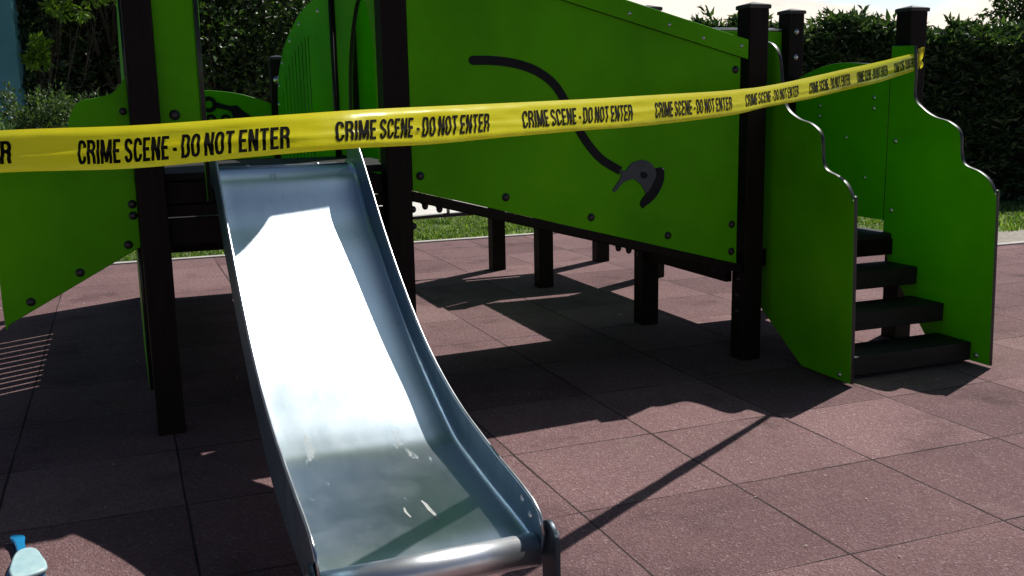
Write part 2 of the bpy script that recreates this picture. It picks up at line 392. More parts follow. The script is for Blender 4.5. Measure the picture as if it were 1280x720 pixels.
# ------------------------------------------------------------------ vegetation
def leaf_bm_data(verts, faces, p, s, d, w=.45, bend=.25):
    """one folded leaf at p, length s along d"""
    d = d.normalized(); side = d.cross(Vector((random.gauss(0, 1), random.gauss(0, 1), random.gauss(0, 1))))
    if side.length < 1e-4: return
    side.normalize(); nrm = d.cross(side)
    i = len(verts)
    a = p; m1 = p+d*s*.5+nrm*s*bend*.3; e = p+d*s-nrm*s*bend*.4
    verts.extend([a[:], (m1+side*s*w*.5+nrm*s*.1)[:], e[:], (m1-side*s*w*.5+nrm*s*.1)[:], m1[:]])
    faces.extend([(i, i+1, i+4), (i+1, i+2, i+4), (i, i+4, i+3), (i+4, i+2, i+3)])
def limb_tree(name, base, h, lobes, nleaf, lsize, mat_leaf, label, cat='tree', trunk_r=.07, droop=.2, group=None, core=.55, lw=.45):
    t = thing(name, base, label, cat, group)
    base = Vector(base)
    bm = bmesh.new()
    tops = []
    for c, rr in lobes:
        c = base+Vector(c)
        k = [base+(c-base)*s+Vector((random.gauss(0, .06), random.gauss(0, .06), 0))*(1 if 0 < s < 1 else 0) for s in (0, .3, .6, .9)]
        k[1].x = base.x+(c.x-base.x)*.1; k[1].y = base.y+(c.y-base.y)*.1
        tube_bm(bm, open_curve([tuple(q) for q in k], 3), [trunk_r*(1-.8*i/9) for i in range(10)], 7)
        for _ in range(5):
            d = Vector((random.gauss(0, 1), random.gauss(0, 1), random.gauss(0, .7))).normalized()
            tube_bm(bm, [k[2], k[2]+(c+d*rr*.5-k[2])*.6, c+d*rr*.85], [trunk_r*.35, trunk_r*.2, trunk_r*.06], 5)
    obj('trunk', bm, M['bark'], t, True)
    verts = []; faces = []
    vol = [rr**2 for _, rr in lobes]; tot = sum(vol)
    for (c, rr), v_ in zip(lobes, vol):
        c = base+Vector(c)
        n = int(nleaf*v_/tot)
        # clumps of leaves on the lobe's shell and inside it
        ncl = max(8, n//22)
        for _ in range(ncl):
            d = Vector((random.gauss(0, 1), random.gauss(0, 1), random.gauss(0, .9))).normalized()
            q = c+d*rr*(random.uniform(.35, 1.0)**.5)*(1+.25*noise.noise(c+d*3))
            cr = rr*random.uniform(.12, .26)
            for _ in range(22):
                o = Vector((random.gauss(0, 1), random.gauss(0, 1), random.gauss(0, .8)))*cr*.6
                dd = d*.6+o.normalized()+Vector((0, 0, -droop))
                p = q+o
                if p.z < base.z+.02: continue
                leaf_bm_data(verts, faces, p, lsize*random.uniform(.6, 1.3), dd, lw)
    me = bpy.data.meshes.new('crown'); me.from_pydata(verts, [], faces)
    link('crown', me, mat_leaf, t)
    return t
T = limb_tree
def lobes(w, d, h0, h1, n, r):
    return [((random.uniform(-w, w), random.uniform(-d, d), random.uniform(h0, h1)), random.uniform(r*.7, r*1.2)) for _ in range(n)]
T('tree', (-3.9, 10.6, -.02), 4, lobes(.8, .6, .7, 4.2, 12, .75), 15000, .11, M['leaf_dark'], 'dark leafy tree at the far left above the pale bushes', 'tree', group='trees behind the playground')
T('tree', (-2.3, 10.3, -.02), 4, lobes(.9, .6, .6, 4.2, 14, .7), 17000, .10, M['leaf_dark'], 'dark tree with a few yellow green sunlit leaves between blue wall and first brown post', 'tree', group='trees behind the playground')
T('tree', (-.9, 10.9, -.02), 4, lobes(1., .6, .6, 4.4, 14, .75), 16000, .10, M['leaf_dark'], 'dark tree seen between the first brown post and the arched panel', 'tree', group='trees behind the playground')
T('tree', (.6, 10.6, -.02), 4, lobes(.9, .6, .6, 4.2, 13, .75), 16000, .10, M['leaf_mid'], 'mid green tree seen over the curved slotted panel', 'tree', group='trees behind the playground')
# a hanging spray of fresher leaves in front of the second tree
T('sapling', (-1.95, 8.9, -.02), 2.6, [((.14, 0, 1.60), .10), ((.17, 0, 1.78), .09), ((.36, 0, 2.25), .2), ((.62, 0, 2.3), .2), ((.85, .1, 2.38), .2), ((.5, 0, 2.6), .3)], 800, .085, leaf_mat('fresh sapling leaves', [(0, (.06, .12, .012)), (1, (.20, .34, .03))], .45, .5), 'slender sapling with bright yellow green leaves before the dark trees at left', 'tree', trunk_r=.007)
T('bush', (-2.45, 7.6, -.02), 1.3, lobes(.40, .25, .25, 1.10, 16, .34), 15000, .05, M['leaf_bush'], 'rounded pale green bush under the blue wall at far left', 'bush', trunk_r=.03, droop=-.5, group='bushes on the left')
T('bush', (-1.72, 8.0, -.02), 1.2, lobes(.40, .25, .25, 1.0, 14, .32), 13000, .05, leaf_mat('grey green bush leaves', [(0, (.03, .055, .022)), (.6, (.055, .095, .036)), (1, (.13, .19, .08))], .45, .3), 'grey green upright bush right of the paler one at left', 'bush', trunk_r=.03, droop=-.6, group='bushes on the left')
# small far trees over the wall top and at the right corner
T('tree', (5.3, 9.6, -.02), 2.4, [((-.1, 0, 2.0), .22), ((.12, 0, 1.85), .25), ((-.3, 0, 1.75), .22), ((.35, 0, 1.95), .18), ((0, 0, 1.4), .35)], 900, .07, M['leaf_mid'], 'small sparse tree peeping over the big wall beside the tall post', 'tree', trunk_r=.03)
T('tree', (9.75, 6.6, -.02), 3.4, lobes(.3, .3, 1.9, 2.8, 6, .33), 3800, .08, M['leaf_mid'], 'taller dark green tree rising above the hedge at the right edge', 'tree', trunk_r=.06)

def hedge(name, A, B, h, thick, n, label, mat_, lsize=.17):
    A, B = Vector((*A, 0)), Vector((*B, 0)); t = thing(name, (A+B)/2, label, 'hedge', 'hedge sections')
    L_ = (B-A).length; ex = (B-A).normalized(); ey = Vector((-ex.y, ex.x, 0))
    bm = bmesh.new()
    for k in range(int(L_/.55)):
        p = A+ex*(k+.5)*.55
        tube_bm(bm, [p+Vector((0, 0, -.03)), p+Vector((random.gauss(0, .05), 0, h*.5)), p+Vector((random.gauss(0, .1), 0, h*.9))], [.05, .035, .012], 6)
    obj('stem', bm, M['bark'], t, True)
    # dense twiggy inside
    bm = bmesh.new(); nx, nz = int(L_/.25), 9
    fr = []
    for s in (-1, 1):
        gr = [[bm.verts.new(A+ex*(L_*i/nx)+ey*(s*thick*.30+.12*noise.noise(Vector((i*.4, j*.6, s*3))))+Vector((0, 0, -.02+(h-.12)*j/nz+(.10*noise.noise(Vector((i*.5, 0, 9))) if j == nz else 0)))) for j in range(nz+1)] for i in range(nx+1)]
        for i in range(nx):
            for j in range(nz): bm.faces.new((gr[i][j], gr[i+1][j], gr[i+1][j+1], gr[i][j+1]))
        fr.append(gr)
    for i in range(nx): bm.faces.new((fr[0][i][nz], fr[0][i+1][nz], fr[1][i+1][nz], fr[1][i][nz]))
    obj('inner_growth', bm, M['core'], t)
    verts = []; faces = []
    ncl = n//16
    for _ in range(ncl):
        u = random.uniform(0, L_); z = random.uniform(0, 1)**.8*h
        top = random.random() < .22
        hh = h*(1+.13*noise.noise(Vector((u*1.1, 0, 5)))+.05*noise.noise(Vector((u*4, 0, 2))))
        side = -1 if random.random() < .62 else 1
        off = side*thick*.5*(1+.35*noise.noise(Vector((u*1.5, z*1.8, side))))
        if top: z = hh*random.uniform(.9, 1.); off = random.uniform(-1, 1)*thick*.5
        z = min(z, hh)
        p = A+ex*u+ey*off+Vector((0, 0, z))
        main = (ex*random.choice((-1, 1))*random.uniform(.4, 1)+ey*side*.5+Vector((0, 0, random.uniform(.0, .45) if not top else random.uniform(.2, .9)))).normalized()
        ln = random.uniform(.18, .38)
        for k in range(16):
            s = k/16
            q = p+main*ln*s+Vector((0, 0, -.25*ln*s*s))
            dd = main+Vector((random.gauss(0, .5), random.gauss(0, .5), random.gauss(-.15, .35)))
            leaf_bm_data(verts, faces, q, lsize*(1.15-.6*s)*random.uniform(.6, 1.1), dd, .28)
    me = bpy.data.meshes.new('foliage'); me.from_pydata(verts, [], faces)
    link('foliage', me, mat_, t)
hedge('hedge', (4.3, 8.15), (6.9, 6.05), 1.84, .8, 30000, 'dark conifer hedge behind the stairs and the second row of posts', M['leaf_hedge'])
hedge('hedge', (6.9, 6.05), (11.2, 2.9), 1.68, .85, 44000, 'dark conifer hedge right of the stairs at the right edge', M['leaf_hedge'])
hedge('hedge', (-6.5, 12.3), (4.2, 12.3), 4.3, 1.0, 60000, 'tall dark hedge behind the trees on the left', M['leaf_dark'], .15)
# distant shrubs seen low beyond the path
T('shrub', (2.4, 11.5, -.02), 1.2, lobes(.7, .3, .3, .9, 8, .4), 2500, .07, M['leaf_mid'], 'low dark shrub beyond the pale path seen under the ramp', 'shrub', trunk_r=.03)

# blue wall at the far left
gs = thing('garden_building', (-4.6, 9.4, 0), 'blue painted building corner at the far left edge', 'building')
box('wall', -7.1, -2.03, 9.2, 11.0, -.02, 2.9, M['teal'], gs, .01)
rf = box('roof', -7.25, -1.96, 9.05, 11.15, 2.902, 2.98, M['roof_dark'], gs, .01)
box('door', -5.6, -4.8, 9.17, 9.197, 0, 2.0, M['roof_dark'], gs, .004)

# ------------------------------------------------------------------ play structure
PS = thing('play_structure', (.4, 1.2, 0), 'green and dark brown playground structure with steel slide, ramp and stairs', 'play structure')
W = .046
def post(x, y, h, capped=True, base=0, parent=PS):
    o = box('post', x-W, x+W, y-W, y+W, base-.03, h, M['wood'], parent, .006)
    if capped:
        c = bmesh.new()
        w2 = W+.006
        box_into(c, x-w2, x+w2, y-w2, y+w2, h-.012, h+.004, .003)
        # shallow pyramid
        b4 = [c.verts.new((x+a*w2*.96, y+b_*w2*.96, h+.005)) for a, b_ in ((-1, -1), (1, -1), (1, 1), (-1, 1))]; ap = c.verts.new((x, y, h+.018))
        for k in range(4): c.faces.new((b4[k], b4[(k+1) % 4], ap))
        obj('post_cap', c, M['rubber'], o)
    return o
p1 = post(-1.018, .71, 2.36, False); p2 = post(-.172, .71, 2.36, False)
p1b = post(-1.000, 1.5, 2.36, False); p2b = post(-.172, 1.5, 2.36, False)
p3 = post(1.352, .71, 1.475); pr = post(2.205, .745, 1.478)
q4 = post(1.30, 1.5, 1.535); rb = post(2.125, 1.5, 1.53)
t2 = post(-.178, 3.4, 1.395); t1 = post(-1.018, 3.4, 1.395)

# narrow guard panel beside the slide mouth, its return plate, tall fascia above
ep = plate('guard_panel', 'y', .705, [[(-.972, .965), (-.842, .965), (-.842, 1.70), (-.972, 1.70)]], .018, GE, PS)
bolt(ep, -.925, .694, 1.09, (0, -1, 0), .014, .01, M['rubber'])
plate('guard_return', 'x', -.832, [[(.69, .795), (.745, .795), (.745, 1.70), (.69, 1.70)]], .016, GE, PS)
plate('tower_fascia', 'y', .700, [smooth_poly([(-1.09, 1.705, 1), (-.10, 1.705, 1), (-.03, 1.82), (.04, 1.97), (.10, 2.14), (.15, 2.40, 1), (-1.34, 2.40, 1), (-1.29, 2.12), (-1.23, 1.97), (-1.16, 1.82)])], .018, GE, PS)
plate('side_arch', 'x', -.205, [smooth_poly([(.758, .90, 1), (.80, .90, 1), (.80, 1.25), (.84, 1.40), (.93, 1.495), (1.04, 1.505), (1.13, 1.435), (1.205, 1.33), (1.250, 1.21), (1.270, 1.08), (1.275, .90, 1), (1.452, .90, 1), (1.452, 2.36, 1), (.758, 2.36, 1)])], .018, GE, PS)

# big ramp wall at the front
def wall_loop(top_extra=0):
    top = [(1.272, 1.262+.04), (.485, 1.515), (-.122, 1.68)]
    return [(-.122, .800), (1.272, .424), *top]
rw = plate('ramp_wall', 'y', .682, [wall_loop()], .018, GE, PS)
cp_ = plate('cover_plate', 'y', .6635, [[(1.296, 1.262), (1.296, 1.340), (.72, 1.492), (-.12, 1.715), (-.12, 1.642), (.485, 1.478)]], .016, GE, PS)
for bx, bz in ((1.262, 1.315), (1.085, 1.345), (.93, 1.395), (.755, 1.435), (.5, 1.50), (.2, 1.555)): bolt(cp_, bx, .655, bz, (0, -1, 0), .0055, .004)
for bx, bz in ((-.092, .852), (.240, .757), (.597, .660), (.942, .565), (1.245, .478), (1.245, .592), (1.247, 1.222)): bolt(rw, bx, .6725, bz, (0, -1, 0), .0125, .010, M['rubber'])
# hose and hook motif, flat inlay plates standing slightly proud
cv = open_curve([(.122, 1.263), (.20, 1.262), (.29, 1.250), (.375, 1.222), (.445, 1.172), (.495, 1.100), (.535, 1.020), (.585, .945), (.645, .883), (.725, .836)], 8)
lf = []; rg = []
for i, p in enumerate(cv):
    a = cv[max(i-1, 0)]; b_ = cv[min(i+1, len(cv)-1)]; d = Vector((b_[0]-a[0], b_[1]-a[1])).normalized(); n_ = Vector((-d.y, d.x))*.0165
    lf.append((p[0]+n_.x, p[1]+n_.y)); rg.append((p[0]-n_.x, p[1]-n_.y))
st = Vector(cv[0]); cap = [(st.x-.016*math.sin(t)*1., st.y+.0165*math.cos(t)) for t in [math.pi*k/6 for k in range(1, 6)]]
plate('hose_inlay', 'y', .6725, [lf[::-1] + cap + rg], .006, [M['motif']], rw, .0008)
def PX(pts): 
    out = []
    for a, b_ in pts:
        q = on_plane(740+a/6, 160+b_/6, 1, .668); out.append((q.x, q.z))
    return out
nz = plate('nozzle_inlay', 'y', .6705, [smooth_poly([(*q, 1) if i in (0, 1, 3, 7, 8) else q for i, q in enumerate(PX([(200, 312), (255, 325), (300, 265), (375, 238), (440, 262), (482, 345), (445, 440), (408, 492), (375, 430), (325, 388), (295, 386), (235, 410), (175, 478), (160, 462), (205, 395), (222, 350)]))], 4)], .007, [M['greyplate']], rw, .0008)
plate('nozzle_hole', 'y', .6662, [smooth_poly(PX([(362, 335), (385, 328), (410, 340), (414, 362), (395, 378), (368, 368)]), 3)], .003, [M['motif']], nz, .0005)
plate('claw_inlay', 'y', .6720, [smooth_poly([(*q, 1) if i in (0, 4, 6) else q for i, q in enumerate(PX([(470, 305), (535, 300), (540, 400), (480, 520), (380, 605), (362, 560), (405, 495), (460, 420), (484, 345)]))], 4)], .006, [M['motif']], rw, .0008)
bolt(rw, on_plane(829, 211, 1, .668).x, .6725, on_plane(829, 211, 1, .668).z, (0, -1, 0), .004, .004)

# rear ramp wall, ramp deck and its beams
rw2 = plate('ramp_wall', 'y', 1.515, [[(-.122, .795), (1.245, .424), (1.245, 1.26), (-.122, 1.64)]], .018, GE, PS)
def ramp_slab(name, x0, z0, x1, z1, y0, y1, th, m_):
    return plate(name, 'y', (y0+y1)/2, [[(x0, z0), (x1, z1), (x1, z1+th), (x0, z0+th)]], y1-y0, [m_], PS, .003)
ramp_slab('ramp_beam', -.124, .762, 1.300, .382, .672, .71, .036, M['wood'])
ramp_slab('ramp_beam', -.17, .752, 1.25, .372, 1.47, 1.505, .046, M['wood'])
ramp_slab('ramp_deck', -.124, .80, 1.300, .42, .711, 1.469, .03, M['board'])
for k in range(6):
    x = .05+.22*k; z = .82-.267*(x+.124)+.005
    box('tread_cleat', x-.012, x+.012, .76, 1.44, z, z+.022, M['board'], PS, .003)
rbms = [(.03, .77), (.105, .752)]
bmx = None
for (px_, py_) in ((531, 248), (549, 252), (773, 305), (786, 308), (893, 330), (905, 333)):
    q = on_plane(px_, py_, 1, .69)
    bolt(rw, q.x, .69, .762-.2669*(q.x+.124)+.004, (0, 0, -1), .0125, .026, M['rubber'])
for py_ in (262, 283):
    q = on_plane(512, py_, 1, .69); bolt(p2, -.126, .69, q.z, (1, 0, 0), .013, .018, M['rubber'])
for z in (.35, .28, .21): bolt(p3, 1.352-W, .71, z, (-1, 0, 0), .012, .006, M['rubber'])
for z in (.43, .35): bolt(q4, 1.30-W, 1.5, z, (-1, 0, 0), .012, .006, M['rubber'])
for z in (1.43, 1.305): bolt(rb, 2.125, 1.5-W, z, (0, -1, 0), .011, .008)
bolt(t2, -.178-.01, 3.4-W, 1.265, (0, -1, 0), .02, .02)

# decks
dk = bmesh.new()
for i in range(8):
    y0 = .76+i*.0935; box_into(dk, -1.06, -.13, y0, y0+.089, .868, .893, .003)
obj('deck', dk, M['board'], PS)
def board(z0, z1, y0=.665, y1=.69, x0=-.97, x1=-.22): return box('deck_beam', x0, x1, y0, y1, z0, z1, M['wood'], PS, .003)
board(.793, .862, .716, .742); board(.748, .788, .716, .742); board(.652, .743, .716, .742)
board(.70, .86, 1.47, 1.50)
dk = bmesh.new()
for i in range(8):
    y0 = .76+i*.0935; box_into(dk, 1.31, 2.16, y0, y0+.089, .470, .492, .003)
obj('deck', dk, M['board'], PS)
box('deck_beam', 1.40, 2.158, .715, .745, .395, .468, M['wood'], PS); box('deck_beam', 1.35, 2.08, 1.47, 1.50, .38, .468, M['wood'], PS)
box('deck_beam', 1.28, 1.31, .76, 1.45, .33, .415, M['wood'], PS)

# stairs
prof = [(.790, .455, 1), (.742, .36), (.742, .335), (.45, .012, 1), (.138, .012, 1), (.160, .672), (.170, .712), (.205, .765), (.256, .797), (.33, .820), (.357, .857), (.372, .952), (.43, .994), (.515, 1.015), (.586, 1.050), (.622, 1.10), (.642, 1.19), (.660, 1.27), (.70, 1.315), (.755, 1.333), (.79, 1.333, 1)]
prof = [(.79, .455, 1), (.742, .345, 1), (.45, .012, 1)] + prof[4:]
s1 = plate('stair_side_panel', 'x', 1.461, [smooth_poly([(.80, .24, 1), (.452, .012, 1)]+[(p[0]+.012, p[1]+.008, *p[2:]) if p[1] > .3 else (p[0]+.012, *p[1:]) for p in prof[3:]])], .018, GE, PS)
prof2 = [p for p in prof if p[1] < 1.06 or p[1] > 1.4] + [(.640, 1.10), (.642, 1.20), (.655, 1.318, 1), (.79, 1.323, 1)]
s2 = plate('stair_side_panel', 'x', 2.144, [smooth_poly([(p[0]-.008, *p[1:]) for p in prof2])], .018, GE, PS)
for y, z in ((.73, .905), (.735, .594), (.20, .04)): bolt(s2, 2.135, y, z, (-1, 0, 0), .009, .008)
for y, z in ((.215, .035),): bolt(s1, 1.452, y, z, (-1, 0, 0), .008, .007)
for i, (yf, zt) in enumerate(((.735, .492), (.553, .362), (.388, .228), (.228, .092))):
    th = .078
    if i == 0: box('step', 1.472, 2.133, yf-.012, yf+.02, zt-.075, zt, M['board'], PS, .004)
    else: box('step', 1.472, 2.133, yf, yf+.19, zt-th, zt, M['board'], PS, .004)

# side barrier and rear barrier of the lower platform
sbp = smooth_poly([(1.455, .545, 1), (1.455, 1.195, 1), (1.37, 1.222), (1.25, 1.252), (1.12, 1.264), (.96, 1.255), (.86, 1.24), (.785, 1.222, 1), (.785, .545, 1)])
sb = plate('barrier', 'x', 2.144, [sbp], .018, GE, PS)
for y, z in ((.88, 1.098), (.88, 1.05), (1.265, 1.062), (1.265, 1.013), (1.062, .912), (.92, .73)): bolt(sb, 2.135, y, z, (-1, 0, 0), .008, .006)
rbp = plate('barrier', 'y', 1.515, [[(1.35, .55), (2.075, .55), (2.075, 1.435), (1.35, 1.435)]], .018, GE, PS)
box('hand_rail', 1.35, 2.075, 1.50, 1.53, 1.437, 1.450, M['rim'], PS, .004)

# bridge side walls with slots, and its deck
def bridge_wall(x, zb, y0, ye):
    out = [(y0, zb, 1), (y0, 1.562, 1), (1.80, 1.578), (2.156, 1.552), (2.425, 1.50), (2.705, 1.425), (2.90, 1.325), (2.995, 1.245), (3.04, 1.145), (ye, 1.0), (ye, zb, 1)]
    slots = []
    for y, zt in ((1.79, 1.432), (1.885, 1.435), (1.979, 1.432), (2.066, 1.427), (2.160, 1.418), (2.262, 1.405), (2.365, 1.386), (2.471, 1.360), (2.585, 1.325), (2.705, 1.275), (2.83, 1.20)):
        if y < 1.97 and x > -.5: continue
        h = .011; slots.append([(y-h, .70), (y+h, .70), (y+h, zt-.005), (y, zt+.004), (y-h, zt-.005)])
    return plate('bridge_wall', 'x', x, [smooth_poly(out), *slots], .018, GE, PS)
tw = bridge_wall(-.229, .64, 1.47, 3.05)
for y, z in ((1.70, 1.52), (2.2, 1.50), (2.5, 1.44), (2.80, 1.34), (2.94, 1.22), (3.0, 1.12), (3.01, 1.03)): bolt(tw, -.238, y, z, (-1, 0, 0), .010, .008)
bridge_wall(-1.055, .10, 1.50, 3.34)
dk = bmesh.new()
for i in range(18):
    y0 = 1.58+i*.0985; box_into(dk, -1.06, -.245, y0, y0+.093, .600, .625, .003)
obj('bridge_deck', dk, M['board'], PS)
for x in (-.27, -1.03): box('bridge_beam', x-.02, x+.02, 1.56, 3.34, .50, .597, M['wood'], PS)
box('board', -.968, -.226, 3.39, 3.41, .26, .797, M['wood'], PS)

# low panel with the tool motif between the two rear posts
tp = plate('tool_panel', 'y', 3.40, [smooth_poly([(-.968, .80, 1), (-.226, .80, 1), (-.226, 1.128, 1), (-.30, 1.155), (-.41, 1.188), (-.54, 1.207), (-.65, 1.210), (-.80, 1.19), (-.968, 1.13, 1)])], .018, GE, PS)
ring = lambda cx, cz, r, n=20: [(cx+r*math.cos(6.2832*k/n), cz+r*math.sin(6.2832*k/n)) for k in range(n)]
plate('spanner_motif', 'y', 3.386, [ring(-.592, 1.128, .048), ring(-.592, 1.128, .022)], .006, [M['motif']], tp, .0008)
plate('spanner_motif', 'y', 3.386, [smooth_poly([(-.552, 1.140), (-.47, 1.118), (-.43, 1.120), (-.40, 1.09), (-.36, 1.06), (-.33, 1.02), (-.39, 1.0), (-.45, 1.03), (-.47, 1.085), (-.545, 1.108)], 4)], .006, [M['motif']], tp, .0008)
plate('spanner_motif', 'y', 3.386, [ring(-.585, 1.04, .032), ring(-.585, 1.04, .012)], .006, [M['motif']], tp, .0008)
plate('spanner_motif', 'y', 3.386, [ring(-.50, 1.04, .030), ring(-.50, 1.04, .012)], .006, [M['motif']], tp, .0008)
bolt(tp, -.262, 3.39, 1.045, (0, -1, 0), .012, .01)

# climbing side panel at the left of the slide
lp = plate('climber_side_panel', 'y', .715, [smooth_poly([(-1.066, .655, 1), (-1.066, 1.222, 1), (-1.085, 1.195), (-1.115, 1.165), (-1.165, 1.151), (-1.215, 1.140), (-1.245, 1.10), (-1.262, 1.04), (-1.30, .99), (-1.37, .975), (-1.44, .955), (-1.485, .90), (-1.50, .82), (-1.502, .44), (-1.487, .428, 1)])], .018, GE, PS)
for x, z in ((-1.105, .665), (-1.262, .583), (-1.418, .498), (-1.082, .800), (-1.082, .762)): bolt(lp, x, .705, z, (0, -1, 0), .0115, .009, M['rubber'])
bolt(lp, -1.085, .705, 1.105, (0, -1, 0), .010, .01, M['rubber'])
# second side of that climber, behind, with rungs between
lp2 = plate('climber_side_panel', 'y', 1.49, [smooth_poly([(-1.066, .655, 1), (-1.066, 1.222, 1), (-1.085, 1.195), (-1.115, 1.165), (-1.165, 1.151), (-1.215, 1.140), (-1.245, 1.10), (-1.262, 1.04), (-1.30, .99), (-1.37, .975), (-1.42, .95), (-1.44, .90), (-1.445, .82), (-1.445, .46, 1)])], .018, GE, PS)
for x, z in ((-1.16, .78), (-1.30, .66), (-1.42, .54)): box('step', x-.06, x+.06, .726, 1.479, z-.02, z+.02, M['board'], PS, .004)
# thin panel seen edge-on low beside the first post
plate('guard_board', 'x', -1.071, [[(.76, .14), (1.44, .14), (1.44, .86), (.76, .86)]], .014, GE, PS)

# ------------------------------------------------------------------ slide
def interp(tab, y):
    for a, b_ in zip(tab, tab[1:]):
        if a[0] >= y >= b_[0]:
            t = (a[0]-y)/(a[0]-b_[0]); return a[1]+(b_[1]-a[1])*t
    return tab[0][1] if y > tab[0][0] else tab[-1][1]
Bc = open_curve([(0.626, 0.913), (0.559, 0.912), (0.498, 0.903), (0.436, 0.863), (0.334, 0.765), (0.211, 0.677), (0.051, 0.568), (-0.099, 0.476), (-0.239, 0.402), (-0.392, 0.334), (-0.498, 0.292), (-0.574, 0.270), (-0.708, 0.253), (-0.849, 0.238), (-0.977, 0.227), (-1.055, 0.215)], 5)  # slide profiles, widths and fittings were scaled about the camera, results written in here
Tc = open_curve([(0.564, 1.028), (0.486, 1.009), (0.412, 0.964), (0.271, 0.851), (0.130, 0.738), (-0.035, 0.622), (-0.199, 0.522), (-0.337, 0.454), (-0.481, 0.402), (-0.611, 0.368), (-0.724, 0.348), (-0.849, 0.329), (-0.977, 0.315), (-1.055, 0.302)], 5)
XL, XR = -.826, -.374
bm = bmesh.new(); rows = []
fr_ = .013
cs = []
for k in range(7):
    a = math.pi/2*k/6; cs.append((XL+fr_-fr_*math.cos(a), fr_-fr_*math.sin(a)))
for k in range(1, 14): cs.append((XL+fr_+(XR-XL-2*fr_)*k/14, 0))
for k in range(7):
    a = math.pi/2*k/6; cs.append((XR-fr_+fr_*math.sin(a), fr_-fr_*math.cos(a)))
for i, (y, z) in enumerate(Bc):
    a = Bc[max(i-1, 0)]; b_ = Bc[min(i+1, len(Bc)-1)]
    d = Vector((0, b_[0]-a[0], b_[1]-a[1])).normalized(); n_ = Vector((0, d.z, -d.y))
    if n_.z < 0: n_ = -n_
    rows.append([bm.verts.new(Vector((x, y, z))+n_*h) for x, h in cs])
for A, B in zip(rows, rows[1:]):
    for k in range(len(cs)-1): bm.faces.new((A[k], B[k], B[k+1], A[k+1]))
bmesh.ops.recalc_face_normals(bm, faces=bm.faces)
if sum(f.normal.z for f in bm.faces) < 0: bmesh.ops.reverse_faces(bm, faces=bm.faces)
bmesh.ops.solidify(bm, geom=bm.faces[:], thickness=.003)
SL = obj('slide', bm, M['slide'], PS, True)
SL['label'] = 'wide brushed steel slide chute glaring white in the sun'
low = [(y, z-.055) for y, z in Bc if y < .74]
side = [p for p in Tc] + [(-1.090, 0.285), (-1.110, 0.248), (-1.100, 0.206), (-1.069, 0.179), (-1.032, 0.175)] + [(y, z) for y, z in low[::-1] if y > -1.015]
def side_wall(x):
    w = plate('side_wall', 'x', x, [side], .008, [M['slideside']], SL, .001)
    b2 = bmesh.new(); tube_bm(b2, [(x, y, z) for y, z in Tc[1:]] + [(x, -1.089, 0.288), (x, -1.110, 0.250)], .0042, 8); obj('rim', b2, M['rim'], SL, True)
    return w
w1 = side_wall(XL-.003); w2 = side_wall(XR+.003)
def mark(pts, w):
    b3 = bmesh.new(); vs = []
    for i, (x, y) in enumerate(pts):
        z = interp(Bc, y)+.0015; ww = w*math.sin(math.pi*(i+.7)/(len(pts)+.4))
        vs.append((b3.verts.new((x-ww, y+random.uniform(-.002, .002), z)), b3.verts.new((x+ww, y, z))))
    for A, B in zip(vs, vs[1:]): b3.faces.new((A[0], A[1], B[1], B[0]))
    return obj('dried_streak', b3, M['lip_dirt'], SL)
M['lip_dirt'] = simple('dried white streak', (.30, .31, .30), (.42, .43, .41), 60, .8, bs=.1)
mark([(-.545, -.82), (-.541, -.84), (-.540, -.865), (-.536, -.89), (-.536, -.92)], .0045)
mark([(-.59, -.84), (-.592, -.86), (-.588, -.885)], .003)
mark([(-.515, -.60), (-.500, -.603), (-.485, -.61)], .003)
b2 = bmesh.new(); tube_bm(b2, [(XL+.002, -1.074, 0.204), (XR-.002, -1.074, 0.204)], .034, 28); obj('end_roller', b2, M['lip'], SL, True)
b2 = bmesh.new(); tube_bm(b2, [(XL+.003, 0.573, 0.912), (XR-.003, 0.573, 0.912)], .006, 10); obj('top_lip', b2, M['rim'], SL, True)
box('top_strip', XL+.006, XR-.006, .645, .758, .901, .909, M['rim'], SL, .002)
for x in (-.70, -.46): bolt(SL, x, .70, .909, (0, 0, 1), .009, .006)
for x, s in ((XL-.017, -1), (XR+.017, 1)):
    fpn = plate('foot_plate', 'x', x, [smooth_poly([(-1.077, -.01, 1), (-1.077, .17), (-1.065, .23), (-1.077, .262), (-1.107, .276), (-1.137, .26), (-1.149, .22), (-1.149, -.01, 1)], 5)], .01, [M['dark_steel']], SL, .001)
    bolt(SL, x+s*.005, -1.11, .245, (s, 0, 0), .010, .014)
    bolt(SL, x+s*.005, -1.11, .14, (s, 0, 0), .010, .014)
for y, z in ((-1.003, 0.288), (-1.046, 0.268)): bolt(SL, XR-.001, y, z, (-1, 0, 0), .007, .003)
# ------------------------------------------------------------------ rear low platform
RP = thing('play_platform', (1.62, 3.0, 0), 'low dark platform on four square posts standing behind the ramp', 'play platform')
for x, y in ((1.235, 2.66), (1.205, 3.39), (1.98, 3.39), (2.0, 2.66)): post(x, y, 1.12, True, 0, RP)
dk = bmesh.new()
for i in range(7): box_into(dk, 1.19, 2.04, 2.72+i*.09, 2.72+i*.09+.085, .872, .897, .003)
obj('deck', dk, M['board'], RP)
box('deck_beam', 1.285, 1.95, 2.67, 2.70, .79, .868, M['wood'], RP); box('deck_beam', 1.255, 1.93, 3.36, 3.39, .79, .868, M['wood'], RP)
plate('side_panel', 'x', 1.16, [[(2.70, .48), (3.35, .48), (3.35, 1.12), (2.70, 1.12)]], .018, GE, RP)
dk = bmesh.new()
for i in range(11): box_into(dk, 1.27, 2.04, 1.60+i*.0925, 1.60+i*.0925+.087, .872, .897, .003)
obj('walkway_deck', dk, M['board'], RP)
for x in (1.30, 2.0): box('walkway_beam', x-.02, x+.02, 1.60, 2.60, .80, .869, M['wood'], RP)
BR = thing('balance_rail', (.4, 3.35, 0), 'thin dark balance rail on short feet left of the rear platform', 'balance rail')
